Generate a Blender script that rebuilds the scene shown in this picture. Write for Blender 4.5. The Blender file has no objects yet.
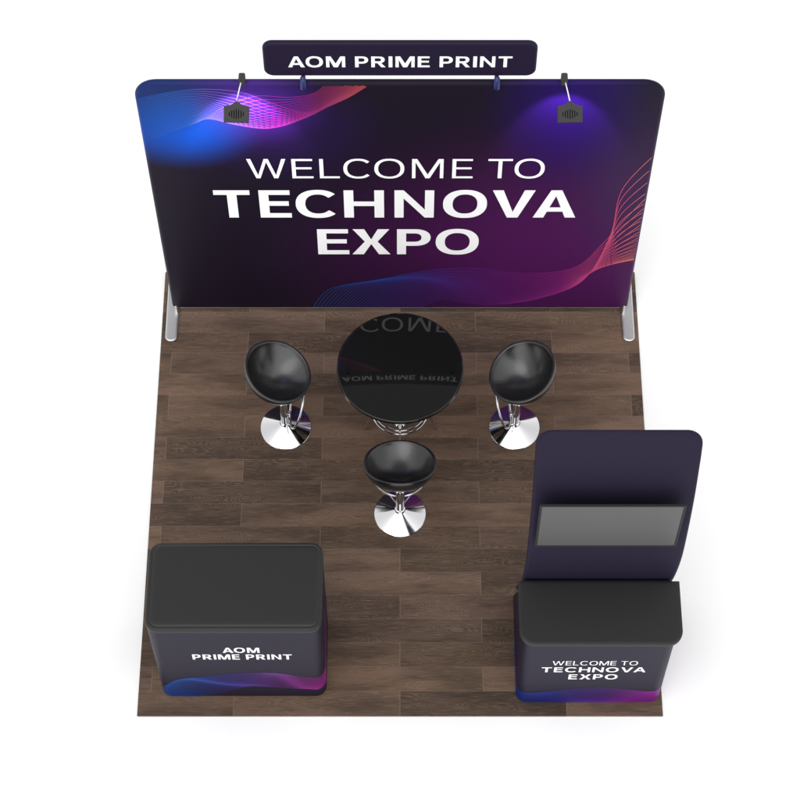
import bpy, bmesh, math, random
from mathutils import Vector, Matrix
from mathutils.geometry import tessellate_polygon
random.seed(4)
PI = math.pi
S = bpy.context.scene
COL = S.collection

# ------------------------------------------------------------------ camera
TH = math.radians(60.89); FPX = 2106.0; CH = 11.56; CY = -4.34
cam_d = bpy.data.cameras.new('camera'); cam = bpy.data.objects.new('camera', cam_d); COL.objects.link(cam)
cam.location = (0, CY, CH); cam.rotation_euler = (PI/2 - TH, 0, 0)
cam_d.sensor_width = 36; cam_d.lens = FPX*36/800; cam_d.clip_end = 500
S.camera = cam
S.view_settings.view_transform = 'Standard'; S.view_settings.look = 'None'
S.view_settings.gamma = 1; S.view_settings.exposure = 0
S.render.resolution_x = 1024; S.render.resolution_y = 1024

def at(x, y, Y):            # measured point of the photograph -> (X, Z) on the upright plane at depth Y
    a = (x-400)/FPX; b = (400-y)/FPX
    r = (a, math.cos(TH)+b*math.sin(TH), -math.sin(TH)+b*math.cos(TH))
    t = (Y-CY)/r[1]
    return r[0]*t, CH+r[2]*t

def lin(c):
    out = []
    for v in c:
        v = v/255.0
        out.append(v/12.92 if v <= .04045 else ((v+.055)/1.055)**2.4)
    return tuple(out)

# ------------------------------------------------------------------ materials
def mat(name, col=(.5,.5,.5), rough=.5, metal=0., spec=.5, coat=0.):
    m = bpy.data.materials.new(name); m.use_nodes = True
    b = m.node_tree.nodes['Principled BSDF']
    b.inputs['Base Color'].default_value = (*col, 1)
    b.inputs['Roughness'].default_value = rough
    b.inputs['Metallic'].default_value = metal
    b.inputs['Specular IOR Level'].default_value = spec
    b.inputs['Coat Weight'].default_value = coat
    return m

class NT:
    def __init__(s, m): s.t = m.node_tree; s.b = s.t.nodes['Principled BSDF']
    def n(s, ty, **kw):
        nd = s.t.nodes.new(ty)
        for k, v in kw.items(): setattr(nd, k, v)
        return nd
    def l(s, a, b): s.t.links.new(a, b)
    def put(s, sock, v):
        if hasattr(v, 'links') or isinstance(v, bpy.types.NodeSocket): s.l(v, sock)
        else: sock.default_value = v
    def math(s, op, a, b=None, c=None):
        nd = s.n('ShaderNodeMath', operation=op); s.put(nd.inputs[0], a)
        if b is not None: s.put(nd.inputs[1], b)
        if c is not None: s.put(nd.inputs[2], c)
        return nd.outputs[0]
    def vec(s, x, y, z=0.):
        nd = s.n('ShaderNodeCombineXYZ'); s.put(nd.inputs[0], x); s.put(nd.inputs[1], y); s.put(nd.inputs[2], z)
        return nd.outputs[0]
    def mix(s, f, a, b, mode='MIX'):
        nd = s.n('ShaderNodeMix', data_type='RGBA', blend_type=mode)
        s.put(nd.inputs[0], f); s.put(nd.inputs[6], a); s.put(nd.inputs[7], b)
        return nd.outputs[2]
    def smooth(s, v, a, b, c=0., d=1.):
        nd = s.n('ShaderNodeMapRange', interpolation_type='SMOOTHSTEP')
        s.put(nd.inputs[0], v); nd.inputs[1].default_value = a; nd.inputs[2].default_value = b
        nd.inputs[3].default_value = c; nd.inputs[4].default_value = d
        return nd.outputs[0]
    def noise(s, v, sc, det=3, rough=.55, dist=0.):
        nd = s.n('ShaderNodeTexNoise'); s.l(v, nd.inputs['Vector'])
        nd.inputs['Scale'].default_value = sc; nd.inputs['Detail'].default_value = det
        nd.inputs['Roughness'].default_value = rough; nd.inputs['Distortion'].default_value = dist
        return nd.outputs['Fac']
    def bump(s, h, strength, dist=.002):
        nd = s.n('ShaderNodeBump'); nd.inputs['Strength'].default_value = strength
        nd.inputs['Distance'].default_value = dist; s.l(h, nd.inputs['Height'])
        s.l(nd.outputs[0], s.b.inputs['Normal'])
    def objco(s):
        tc = s.n('ShaderNodeTexCoord'); sp = s.n('ShaderNodeSeparateXYZ'); s.l(tc.outputs['Object'], sp.inputs[0])
        return tc.outputs['Object'], sp.outputs[0], sp.outputs[1], sp.outputs[2]

def wood():
    m = mat('dark oak planks', rough=.5, spec=.22); t = NT(m)
    o, x, y, z = t.objco()
    ry = t.math('DIVIDE', y, .1525); row = t.math('FLOOR', ry); fy = t.math('FRACT', ry)
    odd = t.math('MODULO', t.math('ADD', row, 100), 2)
    px = t.math('ADD', t.math('ADD', t.math('DIVIDE', x, .968), t.math('MULTIPLY', odd, .5)), 20)
    pid = t.math('FLOOR', px); fx = t.math('FRACT', px)
    wn = t.n('ShaderNodeTexWhiteNoise', noise_dimensions='3D'); t.l(t.vec(row, pid, 3.3), wn.inputs['Vector'])
    rs = t.n('ShaderNodeSeparateColor'); t.l(wn.outputs['Color'], rs.inputs[0])
    r1, r2, r3 = rs.outputs
    # coordinates that restart on every board
    gx = t.math('ADD', x, t.math('MULTIPLY', r1, 37.)); gy = t.math('ADD', y, t.math('MULTIPLY', r2, 19.))
    pore = t.noise(t.vec(t.math('MULTIPLY', gx, 9.), t.math('MULTIPLY', gy, 190.)), 1.0, 4, .65)
    fibre = t.noise(t.vec(t.math('MULTIPLY', gx, 2.2), t.math('MULTIPLY', gy, 34.)), 1.0, 4, .6, .6)
    # cathedral figure: contour lines of a stretched, soft noise
    hill = t.noise(t.vec(t.math('MULTIPLY', gx, 1.5), t.math('MULTIPLY', gy, 6.5)), 1.0, 2, .45, .4)
    rings = t.math('FRACT', t.math('MULTIPLY', t.math('ADD', hill, t.math('MULTIPLY', pore, .012)), 64.))
    rings = t.math('MULTIPLY', t.math('ABSOLUTE', t.math('SUBTRACT', rings, .5)), 2.)
    cloud = t.noise(t.vec(t.math('MULTIPLY', gx, 1.6), t.math('MULTIPLY', gy, 7.)), 1.0, 3, .5)
    base = t.mix(r3, (.052, .0320, .0205, 1), (.146, .090, .0605, 1))
    warm = t.mix(r2, (1.03, 1, .95, 1), (.97, .97, 1.04, 1))
    base = t.mix(1., base, warm, 'MULTIPLY')
    c = t.mix(t.smooth(cloud, .40, .68, 0., .60), base, (.036, .025, .018, 1))
    c = t.mix(t.math('MULTIPLY', t.smooth(rings, .35, .95), t.smooth(cloud, .62, .38, .04, .36)), c, (.190, .138, .106, 1))
    c = t.mix(t.smooth(fibre, .5, .75, 0., .35), c, (.030, .019, .014, 1))
    c = t.mix(t.smooth(pore, .50, .72, 0., .60), c, (.185, .134, .102, 1))
    c = t.mix(t.smooth(pore, .46, .28, 0., .5), c, (.022, .014, .010, 1))
    # joints
    ey = t.math('MULTIPLY', t.math('MINIMUM', fy, t.math('SUBTRACT', 1., fy)), .1525)
    ex = t.math('MULTIPLY', t.math('MINIMUM', fx, t.math('SUBTRACT', 1., fx)), .968)
    seam = t.math('MAXIMUM', t.smooth(ey, .0012, .0024, .26, 0.), t.smooth(ex, .0013, .0026, .50, 0.))
    c = t.mix(seam, c, (.21, .155, .125, 1))
    t.l(c, t.b.inputs['Base Color'])
    t.l(t.smooth(fibre, .3, .7, .62, .42), t.b.inputs['Roughness'])
    t.bump(t.math('ADD', t.math('MULTIPLY', pore, .6), t.math('MULTIPLY', seam, -1.)), .35, .0008)
    return m

def print_mat(name, base, blobs, rough=.46, spec=.13):
    """printed stretch fabric: soft colour fields for print and lamp glow (object x, z), fine weave bump"""
    m = mat(name, rough=rough, spec=spec); t = NT(m)
    o, x, y, z = t.objco()
    c = (*base, 1)
    for (cx, cz, rx, rz, col, k) in blobs:
        dx = t.math('DIVIDE', t.math('SUBTRACT', x, cx), rx); dz = t.math('DIVIDE', t.math('SUBTRACT', z, cz), rz)
        d = t.math('SQRT', t.math('ADD', t.math('MULTIPLY', dx, dx), t.math('MULTIPLY', dz, dz)))
        f = t.smooth(d, 0., 1., k, 0.)
        c = t.mix(f, c, (*col, 1))
    t.put(t.b.inputs['Base Color'], c)
    wv = t.noise(t.vec(t.math('MULTIPLY', x, 1.), t.math('MULTIPLY', y, 1.), z), 420., 2, .5)
    t.bump(wv, .12, .0006)
    return m

def attr_mat(name, rough=.42):
    m = mat(name, rough=rough, spec=.17); t = NT(m)
    a = t.n('ShaderNodeAttribute', attribute_name='ink'); t.l(a.outputs['Color'], t.b.inputs['Base Color'])
    return m

def speck(m, amt, sc, lo=.0, hi=0.):
    t = NT(m); o, x, y, z = t.objco()
    n = t.noise(o, sc, 4, .6)
    r0 = t.b.inputs['Roughness'].default_value
    t.l(t.smooth(n, .3, .7, r0-amt, r0+amt), t.b.inputs['Roughness'])
    return m

M = {}
M['wood'] = wood()
M['white'] = mat('white studio ground', (.875, .875, .875), .9, spec=0.)
M['laminate'] = speck(mat('black laminate', (.0170, .0172, .0170), .45, spec=.30), .012, 60.)
M['gloss'] = speck(mat('polished black glass', (.005, .005, .005), .02, spec=.42), .006, 5.)
M['chrome'] = speck(mat('chrome', (.64, .64, .65), .10, 1.), .03, 14.)
M['steel'] = speck(mat('brushed steel', (.60, .60, .605), .42, 1.), .03, 60.)
M['leather'] = mat('black leatherette', (.0065, .0065, .007), .27, spec=.85)
_t = NT(M['leather']); _o, _x, _y, _z = _t.objco()
_t.bump(_t.math('ADD', _t.noise(_o, 60., 5, .65), _t.math('MULTIPLY', _t.noise(_t.vec(_t.math('MULTIPLY', _x, 30.), _t.math('MULTIPLY', _y, 9.), _z), 1., 4, .6, 1.2), .9)), .14, .004)
M['plastic'] = mat('black plastic', (.014, .014, .014), .35)
M['lamp'] = speck(mat('dark grey cast metal', (.033, .033, .032), .6, spec=.25), .05, 60.)
M['slot'] = mat('vent slots', (.004, .004, .004), .9, spec=.1)
M['bezel'] = mat('grey plastic bezel', (.016, .016, .016), .5, spec=.2)
M['screen'] = mat('switched off screen', (.078, .078, .078), .30, spec=.25)
M['blue'] = mat('dark blue clip', (.006, .014, .10), .3, spec=.5)
M['ink'] = attr_mat('printed lines')
M['letter'] = mat('white print', (.93, .93, .93), .5, spec=.3)
M['lens'] = mat('lamp lens', (.8, .8, .8), .3)
_b = M['lens'].node_tree.nodes['Principled BSDF']
_b.inputs['Emission Color'].default_value = (.75, .7, 1, 1); _b.inputs['Emission Strength'].default_value = 4.

# ------------------------------------------------------------------ object helpers
def tag(o, label=None, cat=None, group=None, kind=None):
    if label: o['label'] = label
    if cat: o['category'] = cat
    if group: o['group'] = group
    if kind: o['kind'] = kind
    return o
def empty(name, loc, rz=0., label=None, cat=None, group=None):
    o = bpy.data.objects.new(name, None); COL.objects.link(o)
    o.location = loc; o.rotation_euler = (0, 0, rz); o.empty_display_size = .1
    return tag(o, label, cat, group)
def link(name, bm, m, parent=None, loc=(0,0,0), rot=(0,0,0), smooth=30):
    me = bpy.data.meshes.new(name)
    bmesh.ops.recalc_face_normals(bm, faces=bm.faces)
    if smooth:
        for f in bm.faces: f.smooth = True
    bm.to_mesh(me); bm.free()
    if smooth: me.set_sharp_from_angle(angle=math.radians(smooth))
    me.materials.append(m)
    o = bpy.data.objects.new(name, me); COL.objects.link(o)
    o.location = loc; o.rotation_euler = rot
    if parent: o.parent = parent
    return o

def rr(w, h, r, n=10):      # rounded rectangle, r = one radius or four (bl, br, tr, tl), centred, same count for every call
    if not hasattr(r, '__len__'): r = (r,)*4
    pts = []
    for k, (sx, sy, a0) in enumerate(((-1,-1,PI), (1,-1,1.5*PI), (1,1,0), (-1,1,.5*PI))):
        q = max(r[k], .0008)
        cx, cy = sx*(w/2-q), sy*(h/2-q)
        for i in range(n+1):
            a = a0 + (PI/2)*i/n
            pts.append((cx+q*math.cos(a), cy+q*math.sin(a)))
    return pts
def loft(bm, rings, cap=True, closed=True):
    vr = [[bm.verts.new(p) for p in ring] for ring in rings]
    n = len(vr[0])
    for a, b in zip(vr, vr[1:]):
        for i in range(n if closed else n-1):
            j = (i+1) % n
            bm.faces.new((a[i], a[j], b[j], b[i]))
    if cap:
        bm.faces.new(vr[0]); bm.faces.new(vr[-1])
    return vr
def inset_r(r, d):
    if not hasattr(r, '__len__'): r = (r,)*4
    return [max(q-d, .0008) for q in r]
def pillow(bm, w, h, r, t, er, place, seg=7, edge_in=.006):
    """slab w x h, thickness t, edges rounded by er; place(u, v, depth) -> xyz; depth 0 = front .. t = back"""
    rings = []
    prof = [(er+edge_in, 0.)]
    for i in range(seg+1):
        a = (PI/2)*i/seg
        prof.append((er-er*math.sin(a), er-er*math.cos(a)))
    prof += [(i_, t-d_) for i_, d_ in reversed(prof)]
    last = None
    for ins, d in prof:
        if last and abs(last[0]-ins) < 1e-6 and abs(last[1]-d) < 1e-6: continue
        last = (ins, d)
        rings.append([place(u, v, d) for u, v in rr(w-2*ins, h-2*ins, inset_r(r, ins))])
    loft(bm, rings)
def lathe(bm, prof, n=48, c=(0,0)):
    vr = []
    for r, z in prof:
        if r < 1e-6: vr.append([bm.verts.new((c[0], c[1], z))])
        else: vr.append([bm.verts.new((c[0]+r*math.cos(2*PI*i/n), c[1]+r*math.sin(2*PI*i/n), z)) for i in range(n)])
    for a, b in zip(vr, vr[1:]):
        for i in range(n):
            j = (i+1) % n
            if len(a) == 1 and len(b) > 1: bm.faces.new((a[0], b[i], b[j]))
            elif len(b) == 1 and len(a) > 1: bm.faces.new((a[i], a[j], b[0]))
            elif len(a) > 1: bm.faces.new((a[i], a[j], b[j], b[i]))
def tube(bm, pts, r, n=12, closed=False):
    pts = [Vector(p) for p in pts]; m = len(pts)
    rads = r if hasattr(r, '__len__') else [r]*m
    rings = []; prev = None
    for i, p in enumerate(pts):
        if closed: t = (pts[(i+1) % m]-pts[i-1])
        else: t = pts[min(i+1, m-1)]-pts[max(i-1, 0)]
        t.normalize()
        if prev is None:
            up = Vector((0,0,1)) if abs(t.z) < .9 else Vector((1,0,0))
            a = t.cross(up).normalized()
        else:
            a = (prev - t*prev.dot(t)).normalized()
        prev = a; b = t.cross(a)
        rings.append([p+rads[i]*(a*math.cos(2*PI*k/n)+b*math.sin(2*PI*k/n)) for k in range(n)])
    if closed:
        vr = [[bm.verts.new(q) for q in ring] for ring in rings]
        for i in range(m):
            a, b = vr[i], vr[(i+1) % m]
            for k in range(n):
                bm.faces.new((a[k], a[(k+1) % n], b[(k+1) % n], b[k]))
    else: loft(bm, rings)
def box(bm, c, s, bev=.002):
    g = bmesh.ops.create_cube(bm, size=1.)
    for v in g['verts']: v.co = Vector((c[0]+v.co.x*s[0], c[1]+v.co.y*s[1], c[2]+v.co.z*s[2]))
    if bev:
        es = {e for v in g['verts'] for e in v.link_edges}
        bmesh.ops.bevel(bm, geom=list(es), offset=bev, segments=3, affect='EDGES', profile=.5)

# ------------------------------------------------------------------ lettering (own outlines, cap height 1)
def ell(cx, cy, rx, ry, a0, a1, n, p=2.25):
    out = []
    for i in range(n+1):
        a = math.radians(a0+(a1-a0)*i/n); c, s = math.cos(a), math.sin(a)
        out.append((cx+rx*math.copysign(abs(c)**(2/p), c), cy+ry*math.copysign(abs(s)**(2/p), s)))
    return out
WID = {'A':.89,'C':.84,'E':.64,'H':.81,'I':.2,'L':.60,'M':1.02,'N':.81,'O':.92,'P':.70,'R':.76,'T':.74,'V':.87,'W':1.28,'X':.83}
def glyph(ch, w, sv, sh):
    """list of [outer, hole, ...] polygons"""
    if ch == 'I': return [[[(0,0),(w,0),(w,1),(0,1)]]]
    if ch == 'T': c = w/2; return [[[(c-sv/2,0),(c+sv/2,0),(c+sv/2,1-sh),(w,1-sh),(w,1),(0,1),(0,1-sh),(c-sv/2,1-sh)]]]
    if ch == 'L': return [[[(0,0),(w,0),(w,sh),(sv,sh),(sv,1),(0,1)]]]
    if ch == 'E':
        m = .52
        return [[[(0,0),(w,0),(w,sh),(sv,sh),(sv,m-sh/2),(w*.93,m-sh/2),(w*.93,m+sh/2),(sv,m+sh/2),(sv,1-sh),(w*.98,1-sh),(w*.98,1),(0,1)]]]
    if ch == 'H':
        m = .51
        return [[[(0,0),(sv,0),(sv,m-sh/2),(w-sv,m-sh/2),(w-sv,0),(w,0),(w,1),(w-sv,1),(w-sv,m+sh/2),(sv,m+sh/2),(sv,1),(0,1)]]]
    if ch == 'N':
        k = sv*.95
        return [[[(0,0),(k,0),(k,1-k*1.55),(w-k,0),(w,0),(w,1),(w-k,1),(w-k,k*1.55),(k,1),(0,1)]]]
    if ch == 'M':
        k = sv*.92; c = w/2; e = k*.62
        return [[[(0,0),(k,0),(k,1-e*2.6),(c-e,0.),(c+e,0.),(w-k,1-e*2.6),(w-k,0),(w,0),(w,1),(w-k*1.45,1),(c,e*2.9),(k*1.45,1),(0,1)]]]
    if ch == 'V':
        d = sv*1.12; c = w/2
        return [[[(c-d*.5,0),(c+d*.5,0),(w,1),(w-d,1),(c,sv*1.05),(d,1),(0,1)]]]
    if ch == 'A':
        d = sv*1.12; c = w/2; yb = .22; th = sh*.95
        f = lambda y: (c-d*.5)*y                       # outer left edge
        g = lambda y: d + (c-d)*(y/(1-sv*1.05))         # inner left edge
        ya = yb+th
        outer = [(0,0),(d,0),(g(yb),yb),(w-g(yb),yb),(w-d,0),(w,0),(c+d*.5,1),(c-d*.5,1)]
        return [[outer, [(g(ya),ya),(w-g(ya),ya),(c,1-sv*1.05)]]]
    if ch == 'W':
        d = sv*1.06; q = w*.27; c = w/2; e = d*.5
        return [[[(q-e,0),(q+e,0),(c,1-d*1.25),(w-q-e,0),(w-q+e,0),(w,1),(w-d,1),(w-q,d*1.25),(c+e,1),(c-e,1),(q,d*1.25),(d,1),(0,1)]]]
    if ch == 'X':
        d = sv*1.28; c = w/2; u = d*.55
        return [[[(0,0),(d,0),(c,.5-u*.62),(w-d,0),(w,0),(c+u,.51),(w-.02,1),(w-d-.02,1),(c,.5+u*.66),(d+.02,1),(.02,1),(c-u,.51)]]]
    if ch == 'O':
        return [[ell(w/2,.5,w/2,.515,0,360,56)[:-1], ell(w/2,.5,w/2-sv,.515-sh,0,360,56)[:-1]]]
    if ch == 'C':
        cx = w*.545
        o = ell(cx,.5,cx,.515,42,318,48); i = ell(cx,.5,cx-sv,.515-sh,318,42,48)
        k = .14 if sv > .15 else .0
        return [[o + [(o[-1][0]-sv*.62, o[-1][1]+sh*.62+.02)] + [p for p in i if p[0] < o[-1][0]-sv*.50] + [(o[0][0]-sv*.62, o[0][1]-sh*.62-.02)]]]
    if ch in 'PR':
        b = .34 if ch == 'P' else .38; ry = (1-b)/2; cy = b+ry; x0 = w*.52; rx = (w if ch == 'P' else w*.94)-x0
        arc = ell(x0,cy,rx,ry,-90,90,22); inn = ell(x0,cy,rx-sv,ry-sh,-90,90,22)
        hole = [(sv, b+sh)] + inn + [(sv, 1-sh)]
        if ch == 'P':
            return [[[(0,0),(sv,0),(sv,b)] + arc + [(0,1)], hole]]
        return [[[(0,0),(sv,0),(sv,b),(w*.42,b),(w-sv*1.18,0),(w,0),(w*.42+sv*1.12,b)] + [p for p in arc if p[0] > w*.42+sv*1.14] + [(0,1)], hole]]
def line_layout(text, x0, x1, gap=.165, space=.36):
    tot = 0; seq = []
    for ch in text:
        if ch == ' ': tot += space; continue
        g = gap
        if seq and seq[-1][0] in 'AV' and ch in 'AVO': g = gap*.35
        if seq and tot > seq[-1][2]+1e-6: g = gap        # after a space
        tot += g if seq else 0
        seq.append((ch, tot, tot+WID[ch])); tot += WID[ch]
    k = (x1-x0)/tot
    return [(c, x0+a*k, x0+b*k) for c, a, b in seq]
def lettering(name, parent, letters, z0, z1, place, sv, sh):
    bm = bmesh.new(); H = z1-z0
    for ch, xa, xb in letters:
        w = (xb-xa)/H
        if ch == 'I': pass
        for poly in glyph(ch, w, min(sv, w) if ch != 'I' else sv, sh):
            vs = [[Vector((xa+p[0]*H, z0+p[1]*H, 0)) for p in loop] for loop in poly]
            flat = [v for loop in vs for v in loop]
            bv = [bm.verts.new(place(v.x, v.y)) for v in flat]
            for tri in tessellate_polygon(vs):
                try: bm.faces.new([bv[i] for i in tri])
                except ValueError: pass
    return link(name, bm, M['letter'], parent, smooth=0)

# ------------------------------------------------------------------ printed wave lines
def cr(p0, p1, p2, p3, t):
    return .5*((2*p1)+(-p0+p2)*t+(2*p0-5*p1+4*p2-p3)*t*t+(-p0+3*p1-3*p2+p3)*t*t*t)
def spline(pts, s):
    n = len(pts)-1; s = max(0, min(n-1e-6, s)); i = int(s); t = s-i
    g = lambda k: pts[max(0, min(n, k))]
    return tuple(cr(g(i-1)[d], g(i)[d], g(i+1)[d], g(i+2)[d], t) for d in range(2))
def ramp(stops, x):
    if x <= stops[0][0]: return stops[0][1]
    for (a, ca), (b, cb) in zip(stops, stops[1:]):
        if x <= b:
            f = (x-a)/(b-a); return tuple(p*(1-f)+q*f for p, q in zip(ca, cb))
    return stops[-1][1]
def waves(name, parent, keys, n, width, place, colour, inside, steps=150):
    """keys: three curves (t=0,.5,1) in surface coordinates; n ribbons between them, ink colour by position"""
    bm = bmesh.new(); lay = bm.verts.layers.float_color.new('ink')
    A, B, C_ = keys; m = len(A)-1
    for k in range(n):
        t = k/(n-1)
        wa, wb, wc = (2*t-1)*(t-1), 4*t*(1-t), t*(2*t-1)
        P = []
        for i in range(steps+1):
            s = m*i/steps
            a, b, c = spline(A, s), spline(B, s), spline(C_, s)
            P.append((wa*a[0]+wb*b[0]+wc*c[0], wa*a[1]+wb*b[1]+wc*c[1]))
        prev = None
        for i, p in enumerate(P):
            q0 = P[max(i-1, 0)]; q1 = P[min(i+1, steps)]
            dx, dz = q1[0]-q0[0], q1[1]-q0[1]; L = math.hypot(dx, dz) or 1
            nx, nz = -dz/L*width/2, dx/L*width/2
            if not inside(*p): prev = None; continue
            lift = .0012 + .000012*k
            va = bm.verts.new(place(p[0]+nx, p[1]+nz, lift)); vb = bm.verts.new(place(p[0]-nx, p[1]-nz, lift))
            col = colour(p[0], p[1], t)
            va[lay] = (*col, 1); vb[lay] = (*col, 1)
            if prev: bm.faces.new((prev[0], prev[1], vb, va))
            prev = (va, vb)
    return link(name, bm, M['ink'], parent, smooth=0)

# ================================================================== SETTING
bm = bmesh.new()
vs = [bm.verts.new(p) for p in ((-60,-40,-.014), (60,-40,-.014), (60,80,-.014), (-60,80,-.014))]; bm.faces.new(vs)
tag(link('ground', bm, M['white'], smooth=0), kind='structure')
bm = bmesh.new(); box(bm, (0, 1.525, -.006), (3.05, 3.05, .012), .0015)
tag(link('floor', bm, M['wood'], smooth=0), kind='structure')

# ================================================================== BACKDROP WALL
WY = 2.74; WZ0, WZ1 = .05, 2.385; WW = 2.915
wall = empty('backdrop_wall', (0, WY, 0), label='wide freestanding dark purple fabric backdrop printed with welcome lettering and coloured waves', cat='display wall')
blobs = []
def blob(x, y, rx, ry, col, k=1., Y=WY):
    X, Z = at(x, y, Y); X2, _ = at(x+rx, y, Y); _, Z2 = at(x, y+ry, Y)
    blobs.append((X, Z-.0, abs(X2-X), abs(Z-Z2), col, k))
blob(560, 262, 330, 135, (.078, .0062, .088), .85)
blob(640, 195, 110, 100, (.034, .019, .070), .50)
blob(571, 108, 98, 100, (.0150, .0020, .098), .92)  # violet print that also carries the colour of the right lamp's light pool
blob(285, 130, 120, 62, (.018, .006, .060), .75)
blob(245, 106, 95, 48, (.085, .022, .34), .70)  # violet glow of the left lamp's pool put into the print colour
blob(155, 108, 115, 62, (.006, .030, .17), .80)
blob(182, 132, 85, 40, (.003, .085, .56), .85)
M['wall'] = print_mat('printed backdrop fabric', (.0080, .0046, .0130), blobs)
bm = bmesh.new()
pillow(bm, WW, WZ1-WZ0, (.025, .025, .13, .13), .042, .020, lambda u, v, d: (u, d, v+(WZ0+WZ1)/2))
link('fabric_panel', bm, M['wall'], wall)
def wplace(x, z, lift=.0016): return (x, -lift, z)
def wl(chars, y): return [(c, at(a, y, WY)[0], at(b, y, WY)[0]) for c, a, b in chars]
def zrow(y): return at(400, y, WY)[1]
lettering('lettering', wall, wl([('W',247,286),('E',291.8,313),('L',319.5,339.5),('C',343.3,370.4),('O',374.3,404.3),('M',412,443.5),('E',452.3,473),('T',488,512.3),('O',514.7,544.7)], 168), zrow(178), zrow(158.8), lambda x, z: wplace(x, z), .116, .100)
lettering('lettering', wall, wl([('T',214.6,250.6),('E',259.5,291),('C',295.7,336.7),('H',344,384),('N',394.5,434),('O',443,487),('V',492,534.5),('A',533.9,577)], 203.5), zrow(217.3), zrow(190.1), lambda x, z: wplace(x, z), .200, .165)
lettering('lettering', wall, wl([('E',317.6,349),('X',352,390.4),('P',397,430.5),('O',435.7,478.7)], 241.5), zrow(254), zrow(229), lambda x, z: wplace(x, z), .200, .165)
def wpts(l): return [at(x, y, WY) for x, y in l]
def inside_wall(x, z):
    hw = WW/2-.012
    if abs(x) > hw or z < WZ0+.014 or z > WZ1-.014: return False
    if abs(x) > WW/2-.13 and z > WZ1-.13:
        return math.hypot(abs(x)-(WW/2-.13), z-(WZ1-.13)) < .116
    return True
st1 = [(at(x,120,WY)[0], c) for x, c in ((140,(.010,.085,.36)),(190,(.04,.15,.55)),(235,(.30,.13,.56)),(275,(.46,.03,.42)),(320,(.22,.022,.11)),(345,(.27,.035,.085)),(378,(.42,.075,.05)))]  # print colours, violet and magenta brightened to carry the left lamp's glow
waves('wave_graphic', wall,
      [wpts([(133,100),(165,93),(200,89),(240,92),(272,103),(305,112),(343,100),(379,78)]),
       wpts([(137,121),(168,112),(200,112),(236,124),(270,128),(305,116),(337,95),(357,78)]),
       wpts([(141,143),(170,132),(200,121),(226,106),(256,96),(290,97),(316,92),(330,78)])],
      30, .0036, lambda x, z, l: wplace(x, z, l), lambda x, z, t: ramp(st1, x), inside_wall)
st2 = [(at(x,280,WY)[0], c) for x, c in ((312,(.008,.075,.28)),(390,(.02,.05,.30)),(440,(.085,.035,.30)),(500,(.17,.018,.22)),(560,(.30,.022,.22)),(605,(.52,.07,.16)),(640,(.72,.24,.14)))]
waves('wave_graphic', wall,
      [wpts([(312,309),(330,289),(375,280),(430,270),(475,268),(525,273),(575,267),(606,240),(626,218),(649,195)]),
       wpts([(362,309),(390,290),(425,281),(465,285),(505,291),(540,288),(578,278),(600,268),(618,262),(637,258)]),
       wpts([(412,309),(425,305),(443,299),(470,303),(500,304),(540,298),(583,280),(610,236),(622,190),(656,153)])],
      30, .0036, lambda x, z, l: wplace(x, z, l), lambda x, z, t: ramp(st2, x), inside_wall, 190)
for sx in (-1, 1):
    bm = bmesh.new()
    pillow(bm, .078, .50, .034, .014, .010, lambda u, v, d: (sx*1.462+u, v+.03, .0145-d*.99))
    link('foot', bm, M['steel'], wall)
    bm = bmesh.new(); tube(bm, [(sx*1.432, .0, .009), (sx*1.432, .0, .03), (sx*1.432, .004, .06), (sx*1.432, .018, .09)], .014, 20)
    link('post', bm, M['chrome'], wall)
bm = bmesh.new(); tube(bm, [(-1.41, .016, .046), (0, .016, .046), (1.41, .016, .046)], .0075, 16)
link('bottom_rail', bm, M['steel'], wall)

# ================================================================== HEADER SIGN
SY = 2.765
sz0, sz1 = at(400, 76.5, SY)[1], at(400, 43.6, SY)[1]; sw = .5*(at(537.5, 55, SY)[0]-at(262.5, 55, SY)[0])*2
sign = empty('header_sign', (0, SY, sz0), label='narrow dark purple name board with white lettering clipped above the backdrop', cat='sign')
M['sign'] = print_mat('printed sign fabric', (.0135, .0085, .0270), [])
bm = bmesh.new(); pillow(bm, sw, sz1-sz0, .055, .032, .013, lambda u, v, d: (u, d, v+(sz1-sz0)/2))
link('sign_panel', bm, M['sign'], sign)
a, b = at(287.8, 61, SY)[0], at(512.3, 61, SY)[0]
lettering('lettering', sign, line_layout('AOM PRIME PRINT', a, b), at(400,67.0,SY)[1]-sz0, at(400,56.2,SY)[1]-sz0, lambda x, z: (x, -.0016, z), .205, .17)
for xp in (303.5, 496.5):
    X = at(xp, 82, SY)[0]
    bm = bmesh.new()
    tube(bm, [(X, -.040, -.052), (X, -.040, -.048), (X, -.040, -.01), (X, -.034, .012), (X, -.022, .024)], [.012, .018, .019, .018, .014], 20)
    box(bm, (X, -.012, -.020), (.026, .05, .035), .006)
    link('clip', bm, M['blue'], sign)

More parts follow.
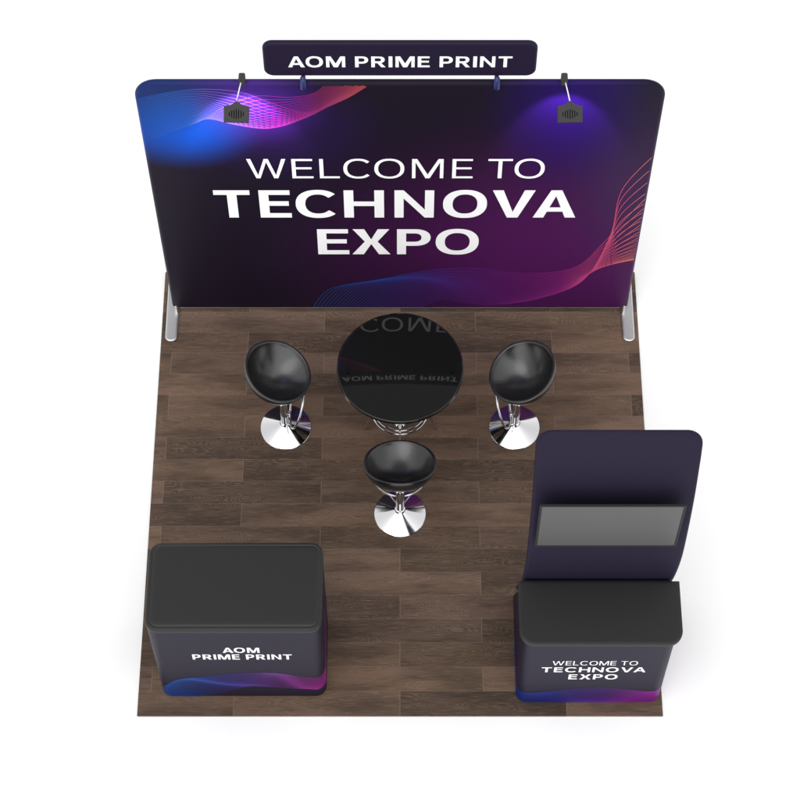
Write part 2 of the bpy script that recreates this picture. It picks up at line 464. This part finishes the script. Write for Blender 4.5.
# ================================================================== CLIP LAMPS
def lamp(label, xc):
    X = at(xc, 78, 2.76)[0]; s = 1 if X > 0 else -1
    r = empty('clip_lamp', (X, 2.76, 2.385), label=label, cat='lamp', group='arm lamps clipped to the top of the backdrop')
    bm = bmesh.new()
    pillow(bm, .036, .060, .010, .05, .008, lambda u, v, d: (u, d-.030, v+.018))
    link('clamp', bm, M['lamp'], r)
    hc = Vector((s*.014, -.295, .105))
    # head built in its own frame: u right, v towards the neck, n out of the back
    vdir = Vector((s*-.02, .86, .51)).normalized(); udir = Vector((1, 0, 0)); ndir = udir.cross(vdir).normalized()
    if ndir.z < 0: ndir = -ndir
    udir = vdir.cross(ndir).normalized(); 
    P = lambda u, v, w: hc+udir*u+vdir*v+ndir*w
    neck = P(0, .060, -.006)
    bm = bmesh.new()
    tube(bm, [(0, -.022, .03), (0, -.035, .045), tuple(Vector((0,-.035,.045)).lerp(neck, .5)+Vector((0,0,.004))), tuple(neck)], .0042, 10)
    link('arm', bm, M['chrome'], r)
    out = [(-.067,-.052),(.067,-.052),(.068,.035),(.040,.040),(.024,.046),(.011,.058),(-.011,.058),(-.024,.046),(-.040,.040),(-.068,.035)]
    bm = bmesh.new()
    rings = []
    for sc, w in ((.96, .0), (1., -.004), (1., -.016), (.93, -.022)):
        rings.append([P(u*sc, v*sc, w) for u, v in out])
    loft(bm, rings)
    h = link('lamp_head', bm, M['lamp'], r)
    bm = bmesh.new()
    for i in range(7):
        u = (i-3)*.0125; L = (.011, .018, .023, .026, .023, .018, .011)[i]
        vs = [bm.verts.new(P(u+a_, b_-.008, .0012)) for a_, b_ in [(q[0], q[1]) for q in rr(.0048, 2*L, .0023, 4)]]
        bm.faces.new(vs)
    link('vent_slots', bm, M['slot'], h, smooth=0)
    bm = bmesh.new()
    vs = [bm.verts.new(P(a_, b_-.008, -.0235)) for a_, b_ in rr(.10, .07, .006, 4)]; bm.faces.new(vs)
    link('lens', bm, M['lens'], h, smooth=0)
    ld = bpy.data.lights.new('lamp_light', 'SPOT'); lo = bpy.data.objects.new('lamp_light', ld); COL.objects.link(lo)
    ld.energy = LAMP_W; ld.color = (.90, .80, 1.); ld.spot_size = math.radians(68); ld.spot_blend = .55; ld.shadow_soft_size = .02
    src = P(0, -.010, -.045)
    lo.location = Vector(r.location)+src
    d = Vector((0, .469, -.883)).normalized()
    lo.rotation_euler = d.to_track_quat('-Z', 'Y').to_euler()
LAMP_W = 30.
lamp('dark grey clip lamp over the blue and magenta wave, left of the name board', 242)
lamp('dark grey clip lamp over the plain violet glow, right of the name board', 564.3)

# ================================================================== TABLE
TY = 1.885; TZ = .785
tb = empty('round_table', (0, TY, 0), label='round table with glossy black top and chrome ring base in front of the backdrop', cat='table')
bm = bmesh.new()
R_ = .375; prof = [(R_*q/14, TZ) for q in range(14)]+[(R_-.012, TZ)]
for i in range(7):
    a = (PI/2)*i/6; prof.append((R_-.008+.008*math.sin(a), TZ-.008+.008*math.cos(a)))
prof += [(R_, TZ-.022), (R_-.006, TZ-.030), (R_-.02, TZ-.032), (0, TZ-.032)]
lathe(bm, prof, 128)
for v in bm.verts: v.co.z += .009-.088*v.co.x**2-.060*v.co.y**2      # the top is very slightly crowned
link('tabletop', bm, M['gloss'], tb)
bm = bmesh.new(); lathe(bm, [(0, TZ-.033), (.13, TZ-.033), (.13, TZ-.04), (.03, TZ-.055), (.022, TZ-.07), (.022, .10), (.034, .095), (.034, .05), (0, .05)], 40)
link('column', bm, M['chrome'], tb)
for z, rr_ in ((.262, .172), (.285, .160)):
    bm = bmesh.new(); tube(bm, [(rr_*math.cos(2*PI*i/64), rr_*math.sin(2*PI*i/64), z) for i in range(64)], .0065, 12, True)
    link('foot_ring', bm, M['chrome'], tb)
for k in range(4):
    a = k*PI/2; c, s = math.cos(a), math.sin(a)
    bm = bmesh.new()
    path = [(.02, .36), (.07, .345), (.12, .31), (.155, .27), (.18, .21), (.195, .13), (.208, .06), (.222, .018), (.235, .006)]
    tube(bm, [(c*r, s*r, z) for r, z in path], [.010]*7+[.009, .006], 12)
    link('leg', bm, M['chrome'], tb)

# ================================================================== STOOLS
def make_stool():
    r = empty('bar_stool', (0, 0, 0))
    bm = bmesh.new()
    lathe(bm, [(0, .0), (.156, .0), (.158, .002), (.158, .005), (.156, .0075), (.032, .064), (0, .064)], 96)
    link('base', bm, M['chrome'], r, smooth=22)
    bm = bmesh.new(); lathe(bm, [(0, .055), (.034, .055), (.034, .074), (.030, .080), (.0245, .082), (.0245, .30), (.022, .305), (.016, .307), (.016, .46), (0, .46)], 40)
    link('column', bm, M['chrome'], r)
    bm = bmesh.new(); lathe(bm, [(0, .395), (.022, .395), (.026, .40), (.026, .50), (.04, .515), (.075, .528), (.075, .555), (0, .57)], 40)
    link('collar', bm, M['plastic'], r)
    # footrest hoop, rising forward (+y) from the column
    al = math.radians(72); RR = .16; pts = []
    for i in range(64):
        f = 2*PI*i/64; q = RR*(1-math.cos(f))
        pts.append((RR*math.sin(f), .034+q*math.cos(al), .175+q*math.sin(al)))
    bm = bmesh.new(); tube(bm, pts, .0068, 12, True); 
    box(bm, (0, .022, .182), (.03, .03, .03), .006)
    link('footrest', bm, M['chrome'], r)
    # bucket seat: bowl tilted so its back rim (-y) stands higher
    prof = []
    Rin, Rout, D = .192, .212, .112
    for i in range(13):
        q = i/12; prof.append((Rin*q, -D*(1-q**2.0)))
    for i in range(1, 8):
        a = PI*i/8; prof.append(((Rin+Rout)/2-(Rout-Rin)/2*math.cos(a), .005*math.sin(a)))
    for i in range(13):
        a = (PI/2)*i/12; prof.append((Rout*math.cos(a)**.8 if i < 12 else 0, -.128*math.sin(a)))
    bm = bmesh.new(); lathe(bm, prof, 72)
    tilt = Matrix.Rotation(math.radians(-20), 4, 'X')
    for v in bm.verts:
        x, y, z = v.co
        rad = math.hypot(x, y)/Rout; back = max(0, -y/Rout)
        v.co.z += .030*(back*rad)**2                      # back rim a little higher
        f = max(0, y/Rout); v.co.z -= .012*(f*rad)**2
        v.co = tilt @ v.co
        v.co.z += .700; v.co.y -= .014
    link('seat', bm, M['leather'], r, smooth=60)
    return r
def copy_tree(o, parent=None):
    c = o.copy(); COL.objects.link(c); c.parent = parent
    for ch in [q for q in bpy.data.objects if q.parent == o]: copy_tree(ch, c)
    return c
st = make_stool()
spots = [((-.712, 1.90), -90, 'black bucket seat bar stool on the floor to the left of the round table'),
         ((.713, 1.90), 90, 'black bucket seat bar stool between the round table and the kiosk, on the right'),
         ((.0, 1.302), 0, 'black bucket seat bar stool standing in front of the round table, nearest the viewer')]
for i, (p, rz, lab) in enumerate(spots):
    o = st if i == 0 else copy_tree(st)
    o.location = (*p, 0); o.rotation_euler.z = math.radians(rz)
    tag(o, lab, 'stool', 'black bar stools around the round table')

# ================================================================== COUNTER, LEFT
def body_rings(w, d, r, zs, place, back=None):
    rings = []
    for z, ins in zs:
        dd = d if back is None else back(z)
        rings.append([place(u, v+dd/2, z) for u, v in rr(w-2*ins, dd-2*ins, inset_r(r, ins), 12)])
    return rings
CX = -.905; CW = .955; CF = .118; CD = .52
ct = empty('display_counter', (CX, CF, 0), label='low dark purple counter with black top and white company lettering, left front corner', cat='counter')
M['counter'] = print_mat('printed counter fabric', (.0112, .0084, .0215), [])
bm = bmesh.new()
zs = [(.0, .012), (.003, .006), (.009, .002), (.02, 0), (.2, 0), (.96, 0)]
loft(bm, body_rings(CW, CD, .062, zs, lambda x, y, z: (x, y, z)))
link('counter_body', bm, M['counter'], ct)
bm = bmesh.new()
tz = [(.961, .0), (.963, -.004), (.985, -.004), (.992, -.001), (.996, .006), (.9965, .014), (.9945, .017), (.9945, .020), (.9970, .023), (.9985, .034), (.999, .06)]
loft(bm, body_rings(CW, CD, .066, tz, lambda x, y, z: (x, y, z)))
link('counter_top', bm, M['laminate'], ct, smooth=40)
def wrap(w, r):          # perimeter coordinate u (0 at the front centre) -> xy on the front, round the corners, along the sides
    def f(u, off):
        s = 1 if u >= 0 else -1; a = abs(u); h = w/2-r
        if a <= h: return (u, -off)
        t = (a-h)/r
        if t <= PI/2: return (s*(h+(r+off)*math.sin(t)), r-(r+off)*math.cos(t))
        return (s*(h+r+off), r+(a-h-r*PI/2))
    return f
def counter_print(parent, w, r, text, zz, keys, n, stops, width=.0027):
    f = wrap(w, r)
    pl = lambda u, z, l: (*f(u, l), z)
    waves('wave_graphic', parent, keys, n, width, pl, lambda x, z, t: ramp(stops, x), lambda x, z: .006 < z, 130)
    for (txt, x0, x1, z0, z1, sv, sh) in text:
        lettering('lettering', parent, line_layout(txt, x0, x1), z0, z1, lambda x, z: (x, -.0016, z), sv, sh)
def cx(x, y, Y=CF, c=CX): X, Z = at(x, y, Y); return X-c, Z
A_, Z1 = cx(222.5, 651); B_, _ = cx(259.5, 651)
txt = [('AOM', A_, B_, cx(200, 652.5)[1], cx(200, 647.5)[1], .19, .16)]
A_, _ = cx(192.5, 657); B_, _ = cx(292, 657)
txt.append(('PRIME PRINT', A_, B_, cx(200, 659.2)[1], cx(200, 654.2)[1], .19, .16))
K = lambda l: [(x, z) for x, z in l]
lst = [(-.50,(.006,.05,.22)),(-.25,(.009,.042,.22)),(.0,(.045,.025,.19)),(.2,(.10,.018,.16)),(.45,(.20,.015,.155)),(.6,(.24,.022,.16))]
counter_print(ct, CW, .062, txt,
      None, [K([(-.50,.0),(-.44,.17),(-.36,.27),(-.20,.32),(.0,.37),(.2,.37),(.36,.31),(.47,.30),(.55,.40),(.80,.62)]),
             K([(-.40,.0),(-.34,.15),(-.26,.24),(-.10,.22),(.06,.24),(.2,.30),(.36,.19),(.47,.20),(.55,.30),(.80,.44)]),
             K([(-.30,.0),(-.20,.05),(-.10,.10),(.03,.17),(.12,.17),(.24,.15),(.36,.13),(.47,.12),(.55,.16),(.80,.20)])],
      25, lst, .0046)

# ================================================================== KIOSK, RIGHT
KX = 1.092; KF = .082; KW = .835
kio = empty('kiosk', (KX, KF, 0), label='dark purple kiosk counter with tall curved back panel in the right front corner', cat='kiosk')
CXP = [(.78, 0.), (.70, .2), (.60, .45), (.49, .75), (.425, 1.0), (.392, 1.3), (.412, 1.6), (.458, 1.92), (.525, 2.2), (.590, 2.42)]   # (Y, Z) of the back panel, side view
def pz(z):
    for (a, za), (b, zb) in zip(CXP, CXP[1:]):
        if z <= zb: break
    i = [q[1] for q in CXP].index(za); t = (z-za)/(zb-za)
    g = lambda k: CXP[max(0, min(len(CXP)-1, k))][0]
    return cr(g(i-1), g(i), g(i+1), g(i+2), t)
bm = bmesh.new()
zs = [(.0, .012), (.003, .006), (.009, .002), (.02, 0)] + [(.96*i/12, 0) for i in range(1, 13)]
loft(bm, body_rings(KW, .5, (.06, .06, .04, .04), zs, lambda x, y, z: (x, y, z), back=lambda z: pz(z)-KF-.004))
M['kiosk'] = print_mat('printed kiosk fabric', (.0120, .0092, .0240), [])
link('counter_body', bm, M['kiosk'], kio)
bm = bmesh.new()
tw = .885
tdep = .411-.035; rings = []
for z, ins in [(.962, .003), (.964, .0), (.984, .0), (.988, .0015), (.9895, .005), (.9900, .02)]:
    rings.append([(u-.002, v+tdep/2+.035-KF, z) for u, v in rr(tw-2*ins, tdep-2*ins, inset_r((.085, .085, .004, .004), ins), 12)])
loft(bm, rings); link('counter_top', bm, M['laminate'], kio, smooth=40)
M['panel'] = print_mat('printed back panel fabric', (.0200, .0162, .0330), [], rough=.5, spec=.05)
bm = bmesh.new()
PW = .832; zt = 2.374; t_ = .034; er = .016
prof = [(er+.006, 0.)]
for i in range(7):
    a = (PI/2)*i/6; prof.append((er-er*math.sin(a), er-er*math.cos(a)))
prof += [(i_, t_-d_) for i_, d_ in reversed(prof[:-1])] if False else []
full = prof + [(i_, t_-d_) for i_, d_ in reversed(prof)]
def pan_outline(ins):
    w, z0, z1, r = PW-2*ins, .32+ins, zt-ins, max(.085-ins, .002)
    pts = []
    nz = 46
    hw = w/2
    # left edge up, arc, top, arc, right edge down
    for i in range(nz): pts.append((-hw, z0+(z1-r-z0)*i/nz))
    for i in range(11): a = PI-(PI/2)*i/10; pts.append((-hw+r+r*math.cos(a), z1-r+r*math.sin(a)))
    for i in range(11): a = PI/2-(PI/2)*i/10; pts.append((hw-r+r*math.cos(a), z1-r+r*math.sin(a)))
    for i in range(nz): pts.append((hw, z1-r-(z1-r-z0)*(i+1)/nz))
    return pts
vr = []
for ins, d in full:
    vr.append([bm.verts.new((x, pz(z)-KF+d, z)) for x, z in pan_outline(ins)])
n = len(vr[0])
for a, b in zip(vr, vr[1:]):
    for i in range(n):
        j = (i+1) % n; bm.faces.new((a[i], a[j], b[j], b[i]))
for ring in (vr[0], vr[-1]):                       # horizontal strips follow the curve
    for i in range(n//2-1):
        bm.faces.new((ring[i], ring[i+1], ring[n-2-i], ring[n-1-i]))
bmesh.ops.remove_doubles(bm, verts=bm.verts, dist=1e-6)
link('back_panel', bm, M['panel'], kio)
def kx(x, y): X, Z = at(x, y, KF); return X-KX, Z
txt = []
for s_, xa, xb, yb, yt, sv, sh in (('WELCOME TO', 552.5, 638, 665.0, 660.9, .12, .105), ('TECHNOVA', 541.5, 646, 671.9, 667.1, .195, .165), ('EXPO', 568.5, 617.5, 679.0, 674.1, .195, .165)):
    txt.append((s_, kx(xa, (yb+yt)/2)[0], kx(xb, (yb+yt)/2)[0], kx(600, yb)[1], kx(600, yt)[1], sv, sh))
rst = [(-.42,(.006,.020,.14)),(-.2,(.018,.020,.18)),(.05,(.08,.02,.24)),(.25,(.18,.012,.21)),(.45,(.22,.012,.22))]
counter_print(kio, KW, .06, txt, None,
      [K([(-.75,.20),(-.50,.16),(-.40,.155),(-.25,.175),(-.05,.235),(.1,.235),(.28,.19),(.38,.185),(.50,.24),(.80,.3)]),
       K([(-.75,.10),(-.50,.09),(-.40,.085),(-.25,.10),(-.05,.08),(.1,.07),(.28,.10),(.38,.11),(.50,.12),(.80,.2)]),
       K([(-.75,.01),(-.50,.01),(-.40,.012),(-.25,.01),(-.05,.012),(.1,.01),(.28,.012),(.38,.012),(.50,.02),(.80,.05)])],
      46, rst, .0024)

# ================================================================== MONITOR
MX = 1.078; MYf = .366; mz0 = at(600, 546.7, MYf)[1]; mz1 = at(600, 506.3, MYf)[1]; mw = .742
mon = empty('monitor', (MX, MYf, mz0), label='flat grey screen with thin dark frame mounted on the curved kiosk panel', cat='screen')
mh = mz1-mz0
bm = bmesh.new()
rings = []
for ins, d in ((.0115, .0035), (.0100, .0), (.001, .0), (.0, .001), (.0, .012), (.03, .020)):
    rings.append([(u, d, v+mh/2) for u, v in rr(mw-2*ins, mh-2*ins, max(.004-ins, .001), 3)])
loft(bm, rings); link('frame', bm, M['bezel'], mon)
bm = bmesh.new()
vs = [bm.verts.new((u, .0025, v+mh/2)) for u, v in rr(mw-.024, mh-.024, .001, 2)]; bm.faces.new(vs)
link('display', bm, M['screen'], mon, smooth=0)
bm = bmesh.new(); box(bm, (0, .032, mh/2), (.22, .026, .20), .003)
link('mount', bm, M['plastic'], mon)

# ================================================================== LIGHT: white studio dome, added dark patch behind for the tabletop reflection
w = bpy.data.worlds.new('World'); S.world = w; w.use_nodes = True
nt = w.node_tree; bg = nt.nodes['Background']
class WT(NT):
    def __init__(s, t): s.t = t
T = WT(nt)
tc = T.n('ShaderNodeTexCoord'); nrm = T.n('ShaderNodeVectorMath', operation='NORMALIZE'); T.l(tc.outputs['Generated'], nrm.inputs[0])
dp = T.n('ShaderNodeVectorMath', operation='DOT_PRODUCT'); T.l(nrm.outputs[0], dp.inputs[0]); dp.inputs[1].default_value = (0, .50, .866)
dark_patch = T.smooth(dp.outputs['Value'], .82, .93, 1., .17)
sx_ = T.n('ShaderNodeSeparateXYZ'); T.l(nrm.outputs[0], sx_.inputs[0])
side = T.smooth(T.math('ABSOLUTE', sx_.outputs[0]), .25, .85, 1.14, .50)      # dome dimmed towards the sides, added for greyer chrome reflections
front = T.smooth(sx_.outputs[1], -.85, .1, 1.0, 1.02)
val = T.math('MULTIPLY', T.math('MULTIPLY', T.math('MULTIPLY', dark_patch, side), front), 1.70)
T.l(T.vec(val, val, val), bg.inputs[0]); bg.inputs[1].default_value = 1.
sd = bpy.data.lights.new('studio_key', 'SUN'); so = bpy.data.objects.new('studio_key', sd); COL.objects.link(so)
sd.energy = .5; sd.angle = math.radians(40); so.location = (-2, -3, 8)
so.rotation_euler = Vector((.25, .35, -1)).normalized().to_track_quat('-Z', 'Y').to_euler()
S.cycles.max_bounces = 8
